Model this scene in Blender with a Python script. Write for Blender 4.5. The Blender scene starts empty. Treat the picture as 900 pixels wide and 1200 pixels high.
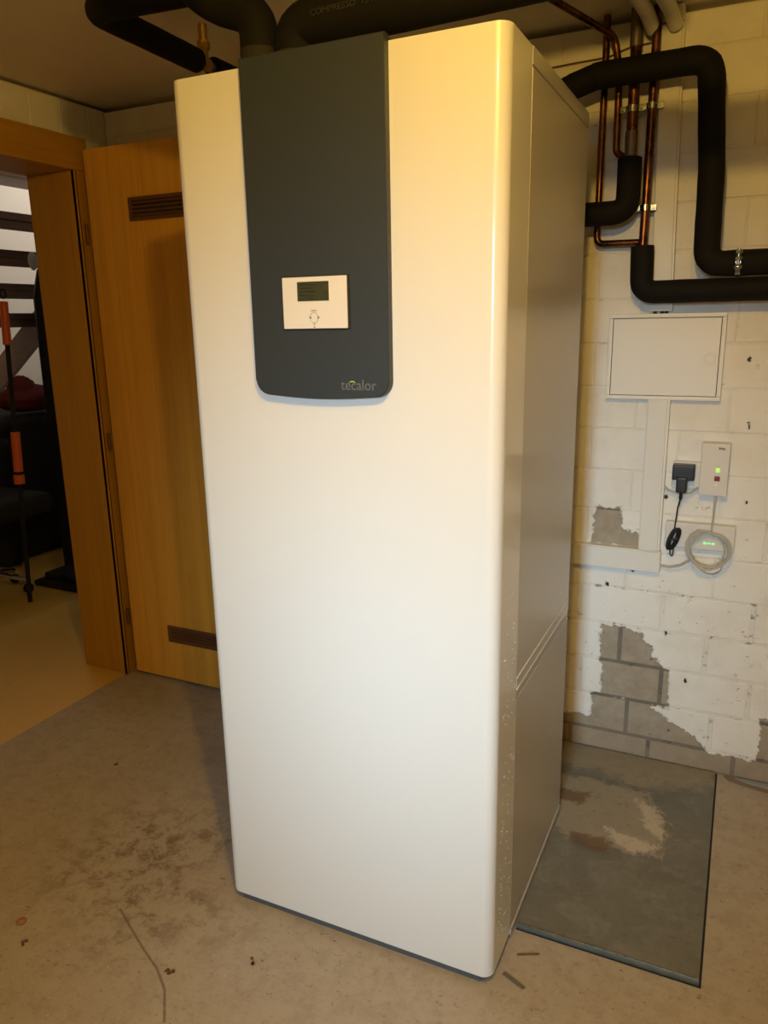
import bpy, bmesh, math, random
from mathutils import Vector, Matrix, Euler
random.seed(4)
S = bpy.context.scene
COL = S.collection
PI = math.pi

# ------------------------------------------------------------------ camera
cd = bpy.data.cameras.new('camera'); cam = bpy.data.objects.new('camera', cd); COL.objects.link(cam)
cam.location = (0.3968, -1.3477, 1.4461)
cam.rotation_mode = 'XYZ'; cam.rotation_euler = (1.3251, 0.018, 0.4375)
cd.sensor_fit = 'HORIZONTAL'; cd.sensor_width = 36.0; cd.lens = 893.88 / 900 * 36.0
cd.clip_start = 0.02
S.camera = cam
# ------------------------------------------------------------------ world, lights, exposure
w = bpy.data.worlds.new('world'); S.world = w; w.use_nodes = True
w.node_tree.nodes['Background'].inputs[0].default_value = (0.8, 0.9, 1.0, 1)
w.node_tree.nodes['Background'].inputs[1].default_value = 0.05
S.view_settings.view_transform = 'Standard'; S.view_settings.look = 'None'
S.view_settings.exposure = 0.0; S.view_settings.gamma = 1.0
LAMP = (0.26, -0.94, 2.12)
def light(name, kind, loc, power, color, rot=(0, 0, 0), **k):
    l = bpy.data.lights.new(name, kind); l.energy = power; l.color = color
    for a, b in k.items(): setattr(l, a, b)
    o = bpy.data.objects.new(name, l); o.location = loc; o.rotation_euler = rot; COL.objects.link(o); return o
light('bulb_light', 'POINT', LAMP, 41.0, (1.0, 0.60, 0.11), shadow_soft_size=0.03)
# daylight through the window behind the photographer (it stands outside the opening)
light('window_daylight', 'AREA', (0.27, -3.60, 1.72), 5.3, (0.61, 0.83, 1.0), (PI/2-0.265, 0, 0.13), shape='RECTANGLE', size=0.50, size_y=0.45, spread=math.radians(36))
# daylight in the stairwell of the next room
light('stairwell_daylight', 'AREA', (-4.3, 2.3, 3.3), 26.0, (1.0, 0.88, 0.72), (0, 0, 0), shape='RECTANGLE', size=0.9, size_y=1.0)

YB, XL, ZC = 1.086, -1.902, 2.248

# ------------------------------------------------------------------ materials
class NT:
    def __init__(s, name):
        s.m = bpy.data.materials.new(name); s.m.use_nodes = True
        s.t = s.m.node_tree; s.b = s.t.nodes['Principled BSDF']
    def n(s, typ, **k):
        x = s.t.nodes.new(typ)
        for a, b in k.items(): setattr(x, a, b)
        return x
    def L(s, a, b): s.t.links.new(a, b)
    def inp(s, sock, v):
        if hasattr(v, 'is_linked') or isinstance(v, bpy.types.NodeSocket): s.L(v, sock)
        elif isinstance(v, tuple) and sock.type == 'RGBA' and len(v) == 3: sock.default_value = (*v, 1)
        else: sock.default_value = v
    def math(s, op, a, b=0.0, c=None, clamp=False):
        x = s.n('ShaderNodeMath', operation=op, use_clamp=clamp); s.inp(x.inputs[0], a); s.inp(x.inputs[1], b)
        if c is not None: s.inp(x.inputs[2], c)
        return x.outputs[0]
    def mix(s, f, a, b, mode='MIX'):
        x = s.n('ShaderNodeMix', data_type='RGBA', blend_type=mode)
        s.inp(x.inputs[0], f); s.inp(x.inputs[6], a); s.inp(x.inputs[7], b); return x.outputs[2]
    def pos(s, sc=(1, 1, 1)):
        g = s.n('ShaderNodeNewGeometry'); mp = s.n('ShaderNodeMapping'); mp.inputs[3].default_value = sc
        s.L(g.outputs['Position'], mp.inputs[0]); return mp.outputs[0]
    def noise(s, vec, scale, detail=5, rough=0.55, dist=0.0):
        x = s.n('ShaderNodeTexNoise'); s.L(vec, x.inputs['Vector']); x.inputs['Scale'].default_value = scale
        x.inputs['Detail'].default_value = detail; x.inputs['Roughness'].default_value = rough; x.inputs['Distortion'].default_value = dist
        return x.outputs['Fac']
    def ramp(s, f, lo, hi, a=0.0, b=1.0):
        x = s.n('ShaderNodeMapRange'); x.interpolation_type = 'SMOOTHSTEP'
        s.inp(x.inputs[0], f); x.inputs[1].default_value = lo; x.inputs[2].default_value = hi
        x.inputs[3].default_value = a; x.inputs[4].default_value = b; return x.outputs[0]
    def bump(s, h, strength, dist=0.002):
        x = s.n('ShaderNodeBump'); x.inputs['Strength'].default_value = strength; x.inputs['Distance'].default_value = dist
        s.L(h, x.inputs['Height']); s.L(x.outputs[0], s.b.inputs['Normal'])
    def set(s, **k):
        for a, v in k.items(): s.inp(s.b.inputs[a.replace('_', ' ')], v)
        return s
    def poly(s, vec, pts, axes=(0, 1)):
        """signed distance (negative inside) of a convex polygon in two world axes"""
        area = sum(pts[i][0]*pts[(i+1) % len(pts)][1] - pts[(i+1) % len(pts)][0]*pts[i][1] for i in range(len(pts)))
        if area < 0: pts = pts[::-1]
        out = None
        for i in range(len(pts)):
            (x0, y0), (x1, y1) = pts[i], pts[(i+1) % len(pts)]
            nx, ny = y1 - y0, x0 - x1; l = math.hypot(nx, ny); nx /= l; ny /= l
            d = s.n('ShaderNodeVectorMath', operation='DOT_PRODUCT'); s.L(vec, d.inputs[0])
            v = [0, 0, 0]; v[axes[0]] = nx; v[axes[1]] = ny; d.inputs[1].default_value = v
            e = s.math('SUBTRACT', d.outputs['Value'], nx*x0 + ny*y0)
            out = e if out is None else s.math('MAXIMUM', out, e)
        return out
    def spot(s, vec, c, r, axes=(0, 1), squash=1.0):
        """signed distance of a round spot"""
        sub = s.n('ShaderNodeVectorMath', operation='SUBTRACT'); s.L(vec, sub.inputs[0])
        v = [0, 0, 0]; v[axes[0]] = c[0]; v[axes[1]] = c[1]; sub.inputs[1].default_value = v
        mu = s.n('ShaderNodeVectorMath', operation='MULTIPLY'); s.L(sub.outputs[0], mu.inputs[0])
        m = [0, 0, 0]; m[axes[0]] = 1; m[axes[1]] = squash; mu.inputs[1].default_value = m
        ln = s.n('ShaderNodeVectorMath', operation='LENGTH'); s.L(mu.outputs[0], ln.inputs[0])
        return s.math('SUBTRACT', ln.outputs['Value'], r)

def plain(name, col, rough=0.5, metal=0.0, coat=0.0, nz=0.06, scale=30, spec=0.5):
    t = NT(name); p = t.pos(); f = t.noise(p, scale, 3)
    c = t.mix(f, tuple(max(0, x*(1-nz)) for x in col), tuple(min(1, x*(1+nz)) for x in col))
    t.set(Base_Color=c, Roughness=t.ramp(t.noise(p, scale*1.7, 2), 0.3, 0.7, max(0.02, rough-0.04), rough+0.04), Metallic=metal, Coat_Weight=coat)
    t.b.inputs['Specular IOR Level'].default_value = spec
    return t.m
def emit(name, col, strength):
    t = NT(name); t.set(Base_Color=col, Emission_Color=col, Emission_Strength=strength, Roughness=0.4); return t.m

# painted block wall, paint lost over damp patches
def wall_material(name, mortar=False):
    t = NT(name); p = t.pos()
    n1 = t.noise(p, 14, 8, 0.7); n2 = t.noise(p, 55, 6, 0.75); n3 = t.noise(p, 4, 4)
    polys = [
        [(0.030, 0.462), (0.150, 0.458), (0.195, 0.40), (0.21, 0.33), (0.040, 0.33)],
        [(0.050, 0.40), (0.175, 0.40), (0.245, 0.33), (0.262, 0.24), (0.262, 0.20), (0.045, 0.20)],
        [(0.015, 0.205), (0.262, 0.215), (0.365, 0.105), (0.44, 0.066), (0.30, -0.05), (0.015, -0.05)],
        [(-1.0, 0.118), (0.07, 0.118), (0.07, -0.05), (-1.0, -0.05)],
        [(-3.0, 0.078), (0.30, 0.078), (0.53, 0.072), (3.0, 0.072), (3.0, -0.05), (-3.0, -0.05)],
        [(0.532, 0.215), (2.5, 0.26), (2.5, 0.0), (0.535, 0.06)],
        [(-0.008, 0.862), (0.082, 0.862), (0.082, 0.80), (0.09, 0.735), (-0.01, 0.735)],
        [(0.06, 0.795), (0.12, 0.785), (0.15, 0.77), (0.15, 0.73), (0.05, 0.73)],
    ]
    sd = None
    for q in polys:
        e = t.poly(p, q, (0, 2)); sd = e if sd is None else t.math('MINIMUM', sd, e)
    jit = t.math('ADD', t.math('MULTIPLY', t.math('SUBTRACT', n1, 0.5), 0.075), t.math('MULTIPLY', t.math('SUBTRACT', n2, 0.5), 0.03))
    bare = t.ramp(t.math('ADD', sd, jit), 0.002, -0.002)
    # chips and drill holes
    chips = t.ramp(t.noise(t.pos((1, 1, 1.8)), 30, 7, 0.85), *((0.585, 0.61) if mortar else (0.632, 0.65)))
    low = t.n('ShaderNodeSeparateXYZ'); t.L(p, low.inputs[0])
    chips = t.math('MULTIPLY', chips, t.ramp(low.outputs[2], 1.1, 0.35, 0.15, 0.9))
    holes = None
    for c, r in [((0.400, 1.322), 0.0055), ((0.416, 1.133), 0.0055), ((0.214, 1.355), 0.003), ((0.43, 0.905), 0.003), ((0.235, 0.46), 0.006),
                 ((0.305, 0.305), 0.006), ((0.265, 0.118), 0.0045), ((0.205, 0.905), 0.003), ((0.12, 0.66), 0.006), ((0.045, 0.60), 0.006)]:
        e = t.spot(p, c, r, (0, 2), 0.7); holes = e if holes is None else t.math('MINIMUM', holes, e)
    holes = t.ramp(t.math('ADD', holes, t.math('ADD', 0.0015, t.math('MULTIPLY', t.math('SUBTRACT', n2, 0.5), 0.035))), 0.001, -0.001)
    paint = t.mix(n3, (0.80, 0.77, 0.71), (0.86, 0.84, 0.79))
    paint = t.mix(t.ramp(t.noise(p, 9, 5), 0.45, 0.7, 0, 0.35), paint, (0.70, 0.64, 0.54))
    stone = t.mix(t.noise(p, 22, 7, 0.7), (0.22, 0.17, 0.115), (0.50, 0.435, 0.345)) if not mortar else t.mix(n1, (0.12, 0.10, 0.08), (0.25, 0.22, 0.185))
    stone = t.mix(t.ramp(low.outputs[2], 0.16, 0.02, 0.0, 0.45), stone, (0.30, 0.22, 0.145))
    if mortar: paint = t.mix(0.2, paint, (0.6, 0.55, 0.47))
    c = t.mix(bare, paint, stone)
    c = t.mix(chips, c, (0.22, 0.19, 0.15)); c = t.mix(holes, c, (0.03, 0.028, 0.025))
    t.set(Base_Color=c, Roughness=t.mix(bare, (0.62,)*3, (0.9,)*3))
    h = t.math('SUBTRACT', t.math('ADD', t.math('MULTIPLY', n2, 0.35), t.math('MULTIPLY', n1, 0.5)), t.math('ADD', t.math('MULTIPLY', bare, 0.5), t.math('ADD', chips, t.math('MULTIPLY', holes, 2.0))))
    t.bump(h, 0.8, 0.004)
    return t.m
M_BRICK = wall_material('painted_block'); M_MORTAR = wall_material('painted_mortar', True)

def floor_material():
    t = NT('concrete_screed'); p = t.pos()
    a = t.noise(p, 3.2, 6, 0.6); b = t.noise(p, 15, 9, 0.8, 0.15); c = t.noise(p, 60, 6, 0.75); big = t.noise(p, 1.1, 3)
    col = t.mix(a, (0.335, 0.285, 0.225), (0.465, 0.41, 0.345))
    col = t.mix(t.ramp(big, 0.4, 0.7, 0, 0.5), col, (0.46, 0.41, 0.35))
    # dirty area in front of the door
    area = t.math('MINIMUM', t.spot(p, (-1.02, 0.02), 0.16, (0, 1), 0.9), t.spot(p, (-0.86, -0.10), 0.12, (0, 1), 1.2))
    am = t.ramp(t.math('ADD', area, t.math('MULTIPLY', t.math('SUBTRACT', a, 0.5), 0.5)), 0.18, -0.15, 0.0, 0.85)
    dirt = t.math('MULTIPLY', t.ramp(b, 0.46, 0.60), t.math('ADD', t.math('MULTIPLY', am, 0.8), 0.16))
    col = t.mix(dirt, col, (0.15, 0.105, 0.062))
    fine = t.noise(p, 45, 8, 0.8)
    col = t.mix(t.ramp(fine, 0.52, 0.68, 0, 0.45), col, (0.20, 0.155, 0.105))
    specks = t.ramp(t.noise(p, 90, 5, 0.8), 0.63, 0.66)
    col = t.mix(t.math('MULTIPLY', specks, 0.7), col, (0.06, 0.045, 0.03))
    bits = t.ramp(t.noise(t.pos((1, 1.4, 1)), 28, 7, 0.9, 0.2), 0.612, 0.63)
    col = t.mix(t.math('MULTIPLY', bits, 0.85), col, (0.05, 0.035, 0.022))
    pale = t.ramp(t.noise(p, 120, 3), 0.70, 0.73)
    col = t.mix(pale, col, (0.6, 0.56, 0.5))
    # trowelled groove
    g = None
    for (x0, y0), (x1, y1) in [((-0.935, -0.155), (-0.80, -0.225)), ((-0.80, -0.225), (-0.72, -0.262)), ((-0.72, -0.262), (-0.665, -0.30)), ((-0.665, -0.30), (-0.61, -0.365))]:
        dx, dy = x1-x0, y1-y0; l = math.hypot(dx, dy); nx, ny = -dy/l*0.0022, dx/l*0.0022
        e = t.poly(p, [(x0+nx, y0+ny), (x1+nx, y1+ny), (x1-nx, y1-ny), (x0-nx, y0-ny)])
        g = e if g is None else t.math('MINIMUM', g, e)
    gm = t.ramp(t.math('ADD', g, t.math('MULTIPLY', t.math('SUBTRACT', c, 0.5), 0.006)), 0.002, -0.001)
    col = t.mix(t.math('MULTIPLY', gm, 0.7), col, (0.12, 0.09, 0.06))
    # long faint scratches
    scr = t.ramp(t.noise(t.pos((4.0, 22, 1)), 2.2, 3, 0.5, 0.3), 0.66, 0.70, 0, 0.22)
    col = t.mix(scr, col, (0.45, 0.39, 0.31))
    t.set(Base_Color=col, Roughness=t.ramp(b, 0.3, 0.7, 0.62, 0.85))
    t.bump(t.math('SUBTRACT', t.math('ADD', t.math('MULTIPLY', c, 0.5), b), t.math('MULTIPLY', gm, 1.5)), 0.35, 0.002)
    return t.m
M_FLOOR = floor_material()

def floor2_material():
    t = NT('ochre_floor_paint'); p = t.pos(); a = t.noise(p, 2.5, 5, 0.6); b = t.noise(p, 26, 7, 0.7)
    col = t.mix(a, (0.60, 0.38, 0.075), (0.74, 0.49, 0.115)); col = t.mix(t.ramp(b, 0.55, 0.75, 0, 0.5), col, (0.28, 0.21, 0.09))
    t.set(Base_Color=col, Roughness=0.55); t.bump(b, 0.2, 0.001); return t.m
M_FLOOR2 = floor2_material()

def plate_material():
    t = NT('stained_shaft_cover'); p = t.pos()
    a = t.noise(p, 7, 6, 0.65, 0.4); b = t.noise(p, 28, 8, 0.72, 0.6); c = t.noise(p, 80, 5)
    col = t.mix(a, (0.10, 0.098, 0.085), (0.21, 0.21, 0.185))
    col = t.mix(t.ramp(t.noise(p, 11, 6, 0.7, 1.0), 0.45, 0.7, 0, 0.5), col, (0.25, 0.25, 0.225))
    sd = t.poly(p, [(-0.1, 1.1), (0.43, 1.1), (0.43, 0.98), (0.27, 0.93), (-0.1, 0.93)])
    far = t.ramp(t.math('ADD', sd, t.math('MULTIPLY', t.math('SUBTRACT', a, 0.5), 0.3)), 0.03, -0.03)
    col = t.mix(t.math('MULTIPLY', far, 0.7), col, (0.33, 0.29, 0.215))
    s2 = t.poly(p, [(-0.05, 0.88), (0.22, 0.88), (0.30, 0.72), (0.29, 0.58), (0.10, 0.56), (-0.02, 0.60)])
    pl = t.ramp(t.math('ADD', s2, t.math('MULTIPLY', t.math('SUBTRACT', b, 0.5), 0.16)), 0.012, -0.012)
    col = t.mix(t.math('MULTIPLY', pl, 0.75), col, t.mix(b, (0.27, 0.235, 0.175), (0.40, 0.355, 0.28)))
    s3 = t.math('MINIMUM', t.poly(p, [(0.20, 0.84), (0.29, 0.78), (0.30, 0.66), (0.25, 0.70)]), t.poly(p, [(0.14, 0.66), (0.29, 0.63), (0.27, 0.575), (0.17, 0.60)]))
    cr = t.ramp(t.math('ADD', s3, t.math('MULTIPLY', t.math('SUBTRACT', b, 0.5), 0.10)), 0.008, -0.008)
    col = t.mix(t.math('MULTIPLY', cr, 0.8), col, (0.52, 0.47, 0.38))
    s4 = t.math('MINIMUM', t.poly(p, [(0.05, 0.60), (0.17, 0.60), (0.17, 0.545), (0.07, 0.55)]), t.poly(p, [(-0.02, 0.80), (0.06, 0.80), (0.06, 0.74), (-0.02, 0.74)]))
    dk = t.ramp(t.math('ADD', s4, t.math('MULTIPLY', t.math('SUBTRACT', b, 0.5), 0.11)), 0.01, -0.01)
    col = t.mix(t.math('MULTIPLY', dk, 0.8), col, (0.13, 0.075, 0.035))
    col = t.mix(t.ramp(c, 0.70, 0.73, 0, 0.8), col, (0.05, 0.04, 0.03))
    col = t.mix(t.ramp(t.noise(p, 40, 8, 0.85), 0.54, 0.64, 0, 0.5), col, (0.09, 0.075, 0.055))
    t.set(Base_Color=col, Roughness=t.ramp(b, 0.3, 0.7, 0.45, 0.75)); t.bump(t.math('ADD', b, t.math('MULTIPLY', pl, 0.8)), 0.35, 0.002)
    return t.m
M_PLATE = plate_material()

def wood(name, ca, cb, axis='z', rough=0.38, fine=1.0):
    t = NT(name)
    sc = {'z': (60, 60, 1.6), 'x': (1.6, 60, 60), 'y': (60, 1.6, 60)}[axis]
    p = t.pos(sc); q = t.pos(tuple(0.22*v for v in sc))
    a = t.noise(p, 2.2*fine, 5, 0.6, 0.4); b = t.noise(q, 1.6, 4, 0.6, 0.8)
    col = t.mix(a, ca, cb); col = t.mix(t.ramp(b, 0.35, 0.7, 0, 0.4), col, tuple(0.72*x for x in ca))
    pores = t.ramp(t.noise(t.pos(tuple(3*v for v in sc)), 2.5, 2, 0.5), 0.62, 0.72, 0, 0.45)
    col = t.mix(pores, col, tuple(0.45*x for x in ca))
    t.set(Base_Color=col, Roughness=rough); t.bump(a, 0.12, 0.001); return t.m
M_OAK = wood('honey_oak_veneer', (0.44, 0.215, 0.018), (0.62, 0.33, 0.035))
M_OAKY = wood('honey_oak_lintel', (0.44, 0.215, 0.018), (0.62, 0.33, 0.035), 'y')
M_LEAF = wood('honey_oak_door', (0.66, 0.33, 0.04), (0.86, 0.46, 0.07))
M_GRILLE = plain('brown_grille', (0.13, 0.055, 0.022), 0.45)
M_TREAD = wood('brown_stair_wood', (0.15, 0.075, 0.04), (0.22, 0.12, 0.07), 'y')
def enamel():
    t = NT('white_enamel'); p = t.pos()
    c = t.mix(t.noise(p, 1.5, 2), (0.80, 0.80, 0.785), (0.83, 0.83, 0.815))
    sp = t.ramp(t.noise(p, 55, 5, 0.8), 0.735, 0.75, 0, 0.5)
    c = t.mix(sp, c, (0.60, 0.58, 0.54))
    t.set(Base_Color=c, Roughness=0.33, Coat_Weight=0.6, Coat_Roughness=0.08)
    t.bump(t.noise(p, 220, 2), 0.02, 0.0005); return t.m
M_WHITE = enamel()
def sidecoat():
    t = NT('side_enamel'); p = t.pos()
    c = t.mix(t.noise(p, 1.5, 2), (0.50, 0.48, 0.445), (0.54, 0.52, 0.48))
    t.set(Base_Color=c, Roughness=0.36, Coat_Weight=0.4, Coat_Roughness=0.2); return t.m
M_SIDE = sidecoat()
M_SLATE = plain('slate_grey_plastic', (0.029, 0.037, 0.044), 0.5, nz=0.04, scale=60)
M_DARK = plain('shadow_black', (0.012, 0.012, 0.012), 0.8)
M_FOOT = plain('plinth_grey', (0.10, 0.11, 0.12), 0.6)
M_UNIT = plain('control_white_plastic', (0.84, 0.80, 0.75), 0.35, nz=0.01)
M_LCD = plain('lcd_olive', (0.050, 0.056, 0.028), 0.25, nz=0.05)
M_LCDTXT = plain('lcd_segments', (0.025, 0.025, 0.015), 0.4)
M_PRINT = plain('grey_print', (0.50, 0.47, 0.43), 0.5)
M_LOGO = plain('logo_grey', (0.15, 0.16, 0.165), 0.4)
M_LIME = plain('logo_lime', (0.55, 0.62, 0.08), 0.4)
def foam(name, col):
    t = NT(name); p = t.pos(); a = t.noise(p, 12, 4, 0.6); b = t.noise(p, 160, 3, 0.7)
    t.set(Base_Color=t.mix(a, tuple(0.75*x for x in col), tuple(1.3*x for x in col)), Roughness=0.78)
    t.b.inputs['Specular IOR Level'].default_value = 0.18
    t.bump(t.math('ADD', t.math('MULTIPLY', b, 0.3), a), 0.3, 0.003); return t.m
M_FOAM = foam('black_pipe_foam', (0.0085, 0.0078, 0.0070))
M_FOAM2 = foam('faded_pipe_foam', (0.032, 0.028, 0.022))
def copper():
    t = NT('tarnished_copper'); p = t.pos(); a = t.noise(p, 18, 6, 0.7); b = t.noise(p, 5, 4)
    c = t.mix(t.ramp(a, 0.35, 0.65), (0.06, 0.026, 0.012), (0.24, 0.095, 0.045)); c = t.mix(t.ramp(b, 0.5, 0.75, 0, 0.6), c, (0.09, 0.05, 0.03))
    t.set(Base_Color=c, Metallic=0.9, Roughness=t.ramp(a, 0.3, 0.7, 0.22, 0.42)); return t.m
M_COPPER = copper()
M_STEELPIPE = plain('solder_greyed_pipe', (0.20, 0.16, 0.12), 0.45, metal=0.7, nz=0.3)
M_BRASS = plain('old_brass', (0.45, 0.28, 0.08), 0.35, metal=0.9, nz=0.25, scale=50)
M_ZINC = plain('zinc_steel', (0.36, 0.37, 0.36), 0.25, metal=1.0, nz=0.15, scale=40)
M_ZINCD = plain('zinc_edge', (0.22, 0.27, 0.29), 0.42, metal=0.8, nz=0.25, scale=30)
M_PVC = plain('white_pvc', (0.76, 0.74, 0.69), 0.42, nz=0.02, scale=6)
M_BOXW = plain('box_white', (0.82, 0.79, 0.73), 0.4, nz=0.02, scale=6)
M_DEV = plain('device_white', (0.72, 0.68, 0.62), 0.38, nz=0.01)
M_CABLE = plain('grey_cable', (0.46, 0.44, 0.39), 0.5)
M_BCABLE = plain('black_cable', (0.012, 0.012, 0.013), 0.4)
M_CHARGER = plain('black_charger', (0.018, 0.019, 0.021), 0.38)
M_RED = plain('red_button', (0.22, 0.012, 0.008), 0.4)
M_GREENLED = emit('green_led', (0.12, 1.0, 0.18), 1.6)
M_LIMELED = emit('lime_led', (0.42, 1.0, 0.08), 0.8)
M_INK = plain('black_print', (0.02, 0.02, 0.02), 0.5)
def ceilmat():
    t = NT('ceiling_paint'); p = t.pos(); a = t.noise(p, 3, 5); b = t.noise(p, 50, 5, 0.7)
    t.set(Base_Color=t.mix(a, (0.74, 0.68, 0.60), (0.80, 0.75, 0.67)), Roughness=0.85); t.bump(b, 0.25, 0.002); return t.m
M_CEIL = ceilmat()
M_PLASTER = plain('white_plaster', (0.74, 0.72, 0.69), 0.8, nz=0.04, scale=4)
M_BLACKCLOTH = plain('black_cloth', (0.010, 0.010, 0.011), 0.85, nz=0.3, scale=12)
M_REDCLOTH = plain('dark_red_cloth', (0.16, 0.018, 0.02), 0.85, nz=0.3, scale=14)
M_ORANGE = plain('orange_plastic', (0.78, 0.13, 0.02), 0.4)
M_CARD = plain('beige_cardboard', (0.42, 0.36, 0.26), 0.8)
M_CHROME = plain('chrome', (0.6, 0.58, 0.54), 0.2, metal=1.0)
M_GLASS = NT('window_glass'); M_GLASS.set(Base_Color=(1, 1, 1), Roughness=0.0, Transmission_Weight=1.0, IOR=1.45, Alpha=0.12); M_GLASS = M_GLASS.m
M_BULB = plain('lamp_porcelain', (0.8, 0.8, 0.78), 0.3)

# ------------------------------------------------------------------ mesh helpers
def box(bm, x0, x1, y0, y1, z0, z1, bev=0.0, seg=2):
    r = bmesh.ops.create_cube(bm, size=1.0)
    for v in r['verts']:
        v.co = Vector((x0 + (v.co.x+.5)*(x1-x0), y0 + (v.co.y+.5)*(y1-y0), z0 + (v.co.z+.5)*(z1-z0)))
    if bev > 0:
        es = {e for v in r['verts'] for e in v.link_edges}
        bmesh.ops.bevel(bm, geom=list(es), offset=bev, segments=seg, profile=0.5, affect='EDGES')
def prism(bm, pts, axis, a, b):
    """extrude a 2-D outline along an axis (0,1,2) from a to b"""
    def P(u, v, t): return [(t, u, v), (u, t, v), (u, v, t)][axis]
    A = [bm.verts.new(P(u, v, a)) for u, v in pts]; B = [bm.verts.new(P(u, v, b)) for u, v in pts]
    bm.faces.new(A); bm.faces.new(B[::-1]); n = len(pts)
    for i in range(n): bm.faces.new([A[i], B[i], B[(i+1) % n], A[(i+1) % n]])
def fillet(pts, rad, seg=8):
    pts = [Vector(p) for p in pts]; out = [pts[0]]
    for i in range(1, len(pts)-1):
        r = rad[i-1] if isinstance(rad, (list, tuple)) else rad
        a, b, c = pts[i-1], pts[i], pts[i+1]; u = (a-b).normalized(); v = (c-b).normalized()
        ang = u.angle(v)
        if ang > PI-0.03 or r <= 0: out.append(b); continue
        d = min(r/math.tan(ang/2), (a-b).length*0.49, (c-b).length*0.49)
        p, q = b+u*d, b+v*d
        for k in range(seg+1):
            t = k/seg; out.append(p*(1-t)**2 + b*2*t*(1-t) + q*t*t)
    out.append(pts[-1]); return out
def tube(bm, pts, r, rad=0.0, sides=16, seg=8, wob=0.0, caps=True):
    P = fillet(pts, rad, seg) if rad else [Vector(p) for p in pts]
    if wob:   # denser rings for a slightly uneven surface
        Q = [P[0]]
        for a, b in zip(P, P[1:]):
            n = max(1, int((b-a).length/0.03))
            for k in range(1, n+1): Q.append(a.lerp(b, k/n))
        P = Q
    n = len(P); T = []
    for i in range(n):
        d = (P[min(i+1, n-1)] - P[max(i-1, 0)]); T.append(d.normalized())
    N = T[0].orthogonal().normalized(); rings = []
    for i in range(n):
        if i:
            N = N - T[i]*N.dot(T[i]); N = N.normalized()
        B = T[i].cross(N); ri = (r[i*len(r)//n] if isinstance(r, list) else r) * (1 + wob*math.sin(i*1.7)*0.5 + wob*random.uniform(-.5, .5))
        rings.append([bm.verts.new(P[i] + (N*math.cos(2*PI*k/sides) + B*math.sin(2*PI*k/sides))*ri) for k in range(sides)])
    for a, b in zip(rings, rings[1:]):
        for k in range(sides): bm.faces.new([a[k], a[(k+1) % sides], b[(k+1) % sides], b[k]])
    if caps:
        bm.faces.new(rings[0][::-1]); bm.faces.new(rings[-1])
def cyl(bm, p, q, r, sides=20): tube(bm, [p, q], r, sides=sides)
def ellipsoid(bm, c, rx, ry, rz, seg=20, rings=12, wob=0.0):
    r = bmesh.ops.create_uvsphere(bm, u_segments=seg, v_segments=rings, radius=1)
    for v in r['verts']:
        k = 1 + wob*random.uniform(-1, 1); v.co = Vector((c[0]+v.co.x*rx*k, c[1]+v.co.y*ry*k, c[2]+v.co.z*rz*k))
def torus(bm, c, R, r, normal=(0, 1, 0), maj=28, mino=8):
    n = Vector(normal).normalized(); u = n.orthogonal().normalized(); v = n.cross(u)
    ring = [Vector(c) + (u*math.cos(2*PI*k/maj) + v*math.sin(2*PI*k/maj))*R for k in range(maj)]
    vs = []
    for k in range(maj):
        d = (ring[k]-Vector(c)).normalized()
        vs.append([bm.verts.new(ring[k] + (d*math.cos(2*PI*j/mino) + n*math.sin(2*PI*j/mino))*r) for j in range(mino)])
    for k in range(maj):
        for j in range(mino):
            bm.faces.new([vs[k][j], vs[(k+1) % maj][j], vs[(k+1) % maj][(j+1) % mino], vs[k][(j+1) % mino]])
def obj(name, build, mat, parent=None, smooth=True, **props):
    """one mesh object; build(bm) adds shapes in world coordinates"""
    bm = bmesh.new(); build(bm)
    bmesh.ops.recalc_face_normals(bm, faces=bm.faces)
    me = bpy.data.meshes.new(name)
    ORG = None
    if parent is None:
        vs = [v.co for v in bm.verts]
        if vs:
            ORG = Vector(((min(v.x for v in vs)+max(v.x for v in vs))/2, (min(v.y for v in vs)+max(v.y for v in vs))/2, min(v.z for v in vs)))
            bmesh.ops.translate(bm, vec=-ORG, verts=bm.verts)
    bm.to_mesh(me); bm.free()
    me.materials.append(mat)
    if smooth:
        for p in me.polygons: p.use_smooth = True
        try: me.set_sharp_from_angle(angle=math.radians(35))
        except Exception: pass
        for p in me.polygons:
            if len(p.vertices) > 4: p.use_smooth = False
    o = bpy.data.objects.new(name, me); COL.objects.link(o)
    if smooth:
        md = o.modifiers.new('even_normals', 'WEIGHTED_NORMAL'); md.weight = 100; md.keep_sharp = True
    if ORG is not None: o.location = ORG
    if parent:
        o.parent = parent; o.location = -Vector(world_loc(parent))
    for k, v in props.items(): o[k] = v
    return o
def world_loc(o):
    l = Vector(o.location)
    while o.parent: o = o.parent; l = l + Vector(o.location)
    return l
def thing(name, label, cat, loc, group=None):
    o = bpy.data.objects.new(name, None); COL.objects.link(o); o.location = loc; o.empty_display_size = 0.05
    o['label'] = label; o['category'] = cat
    if group: o['group'] = group
    return o
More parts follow.
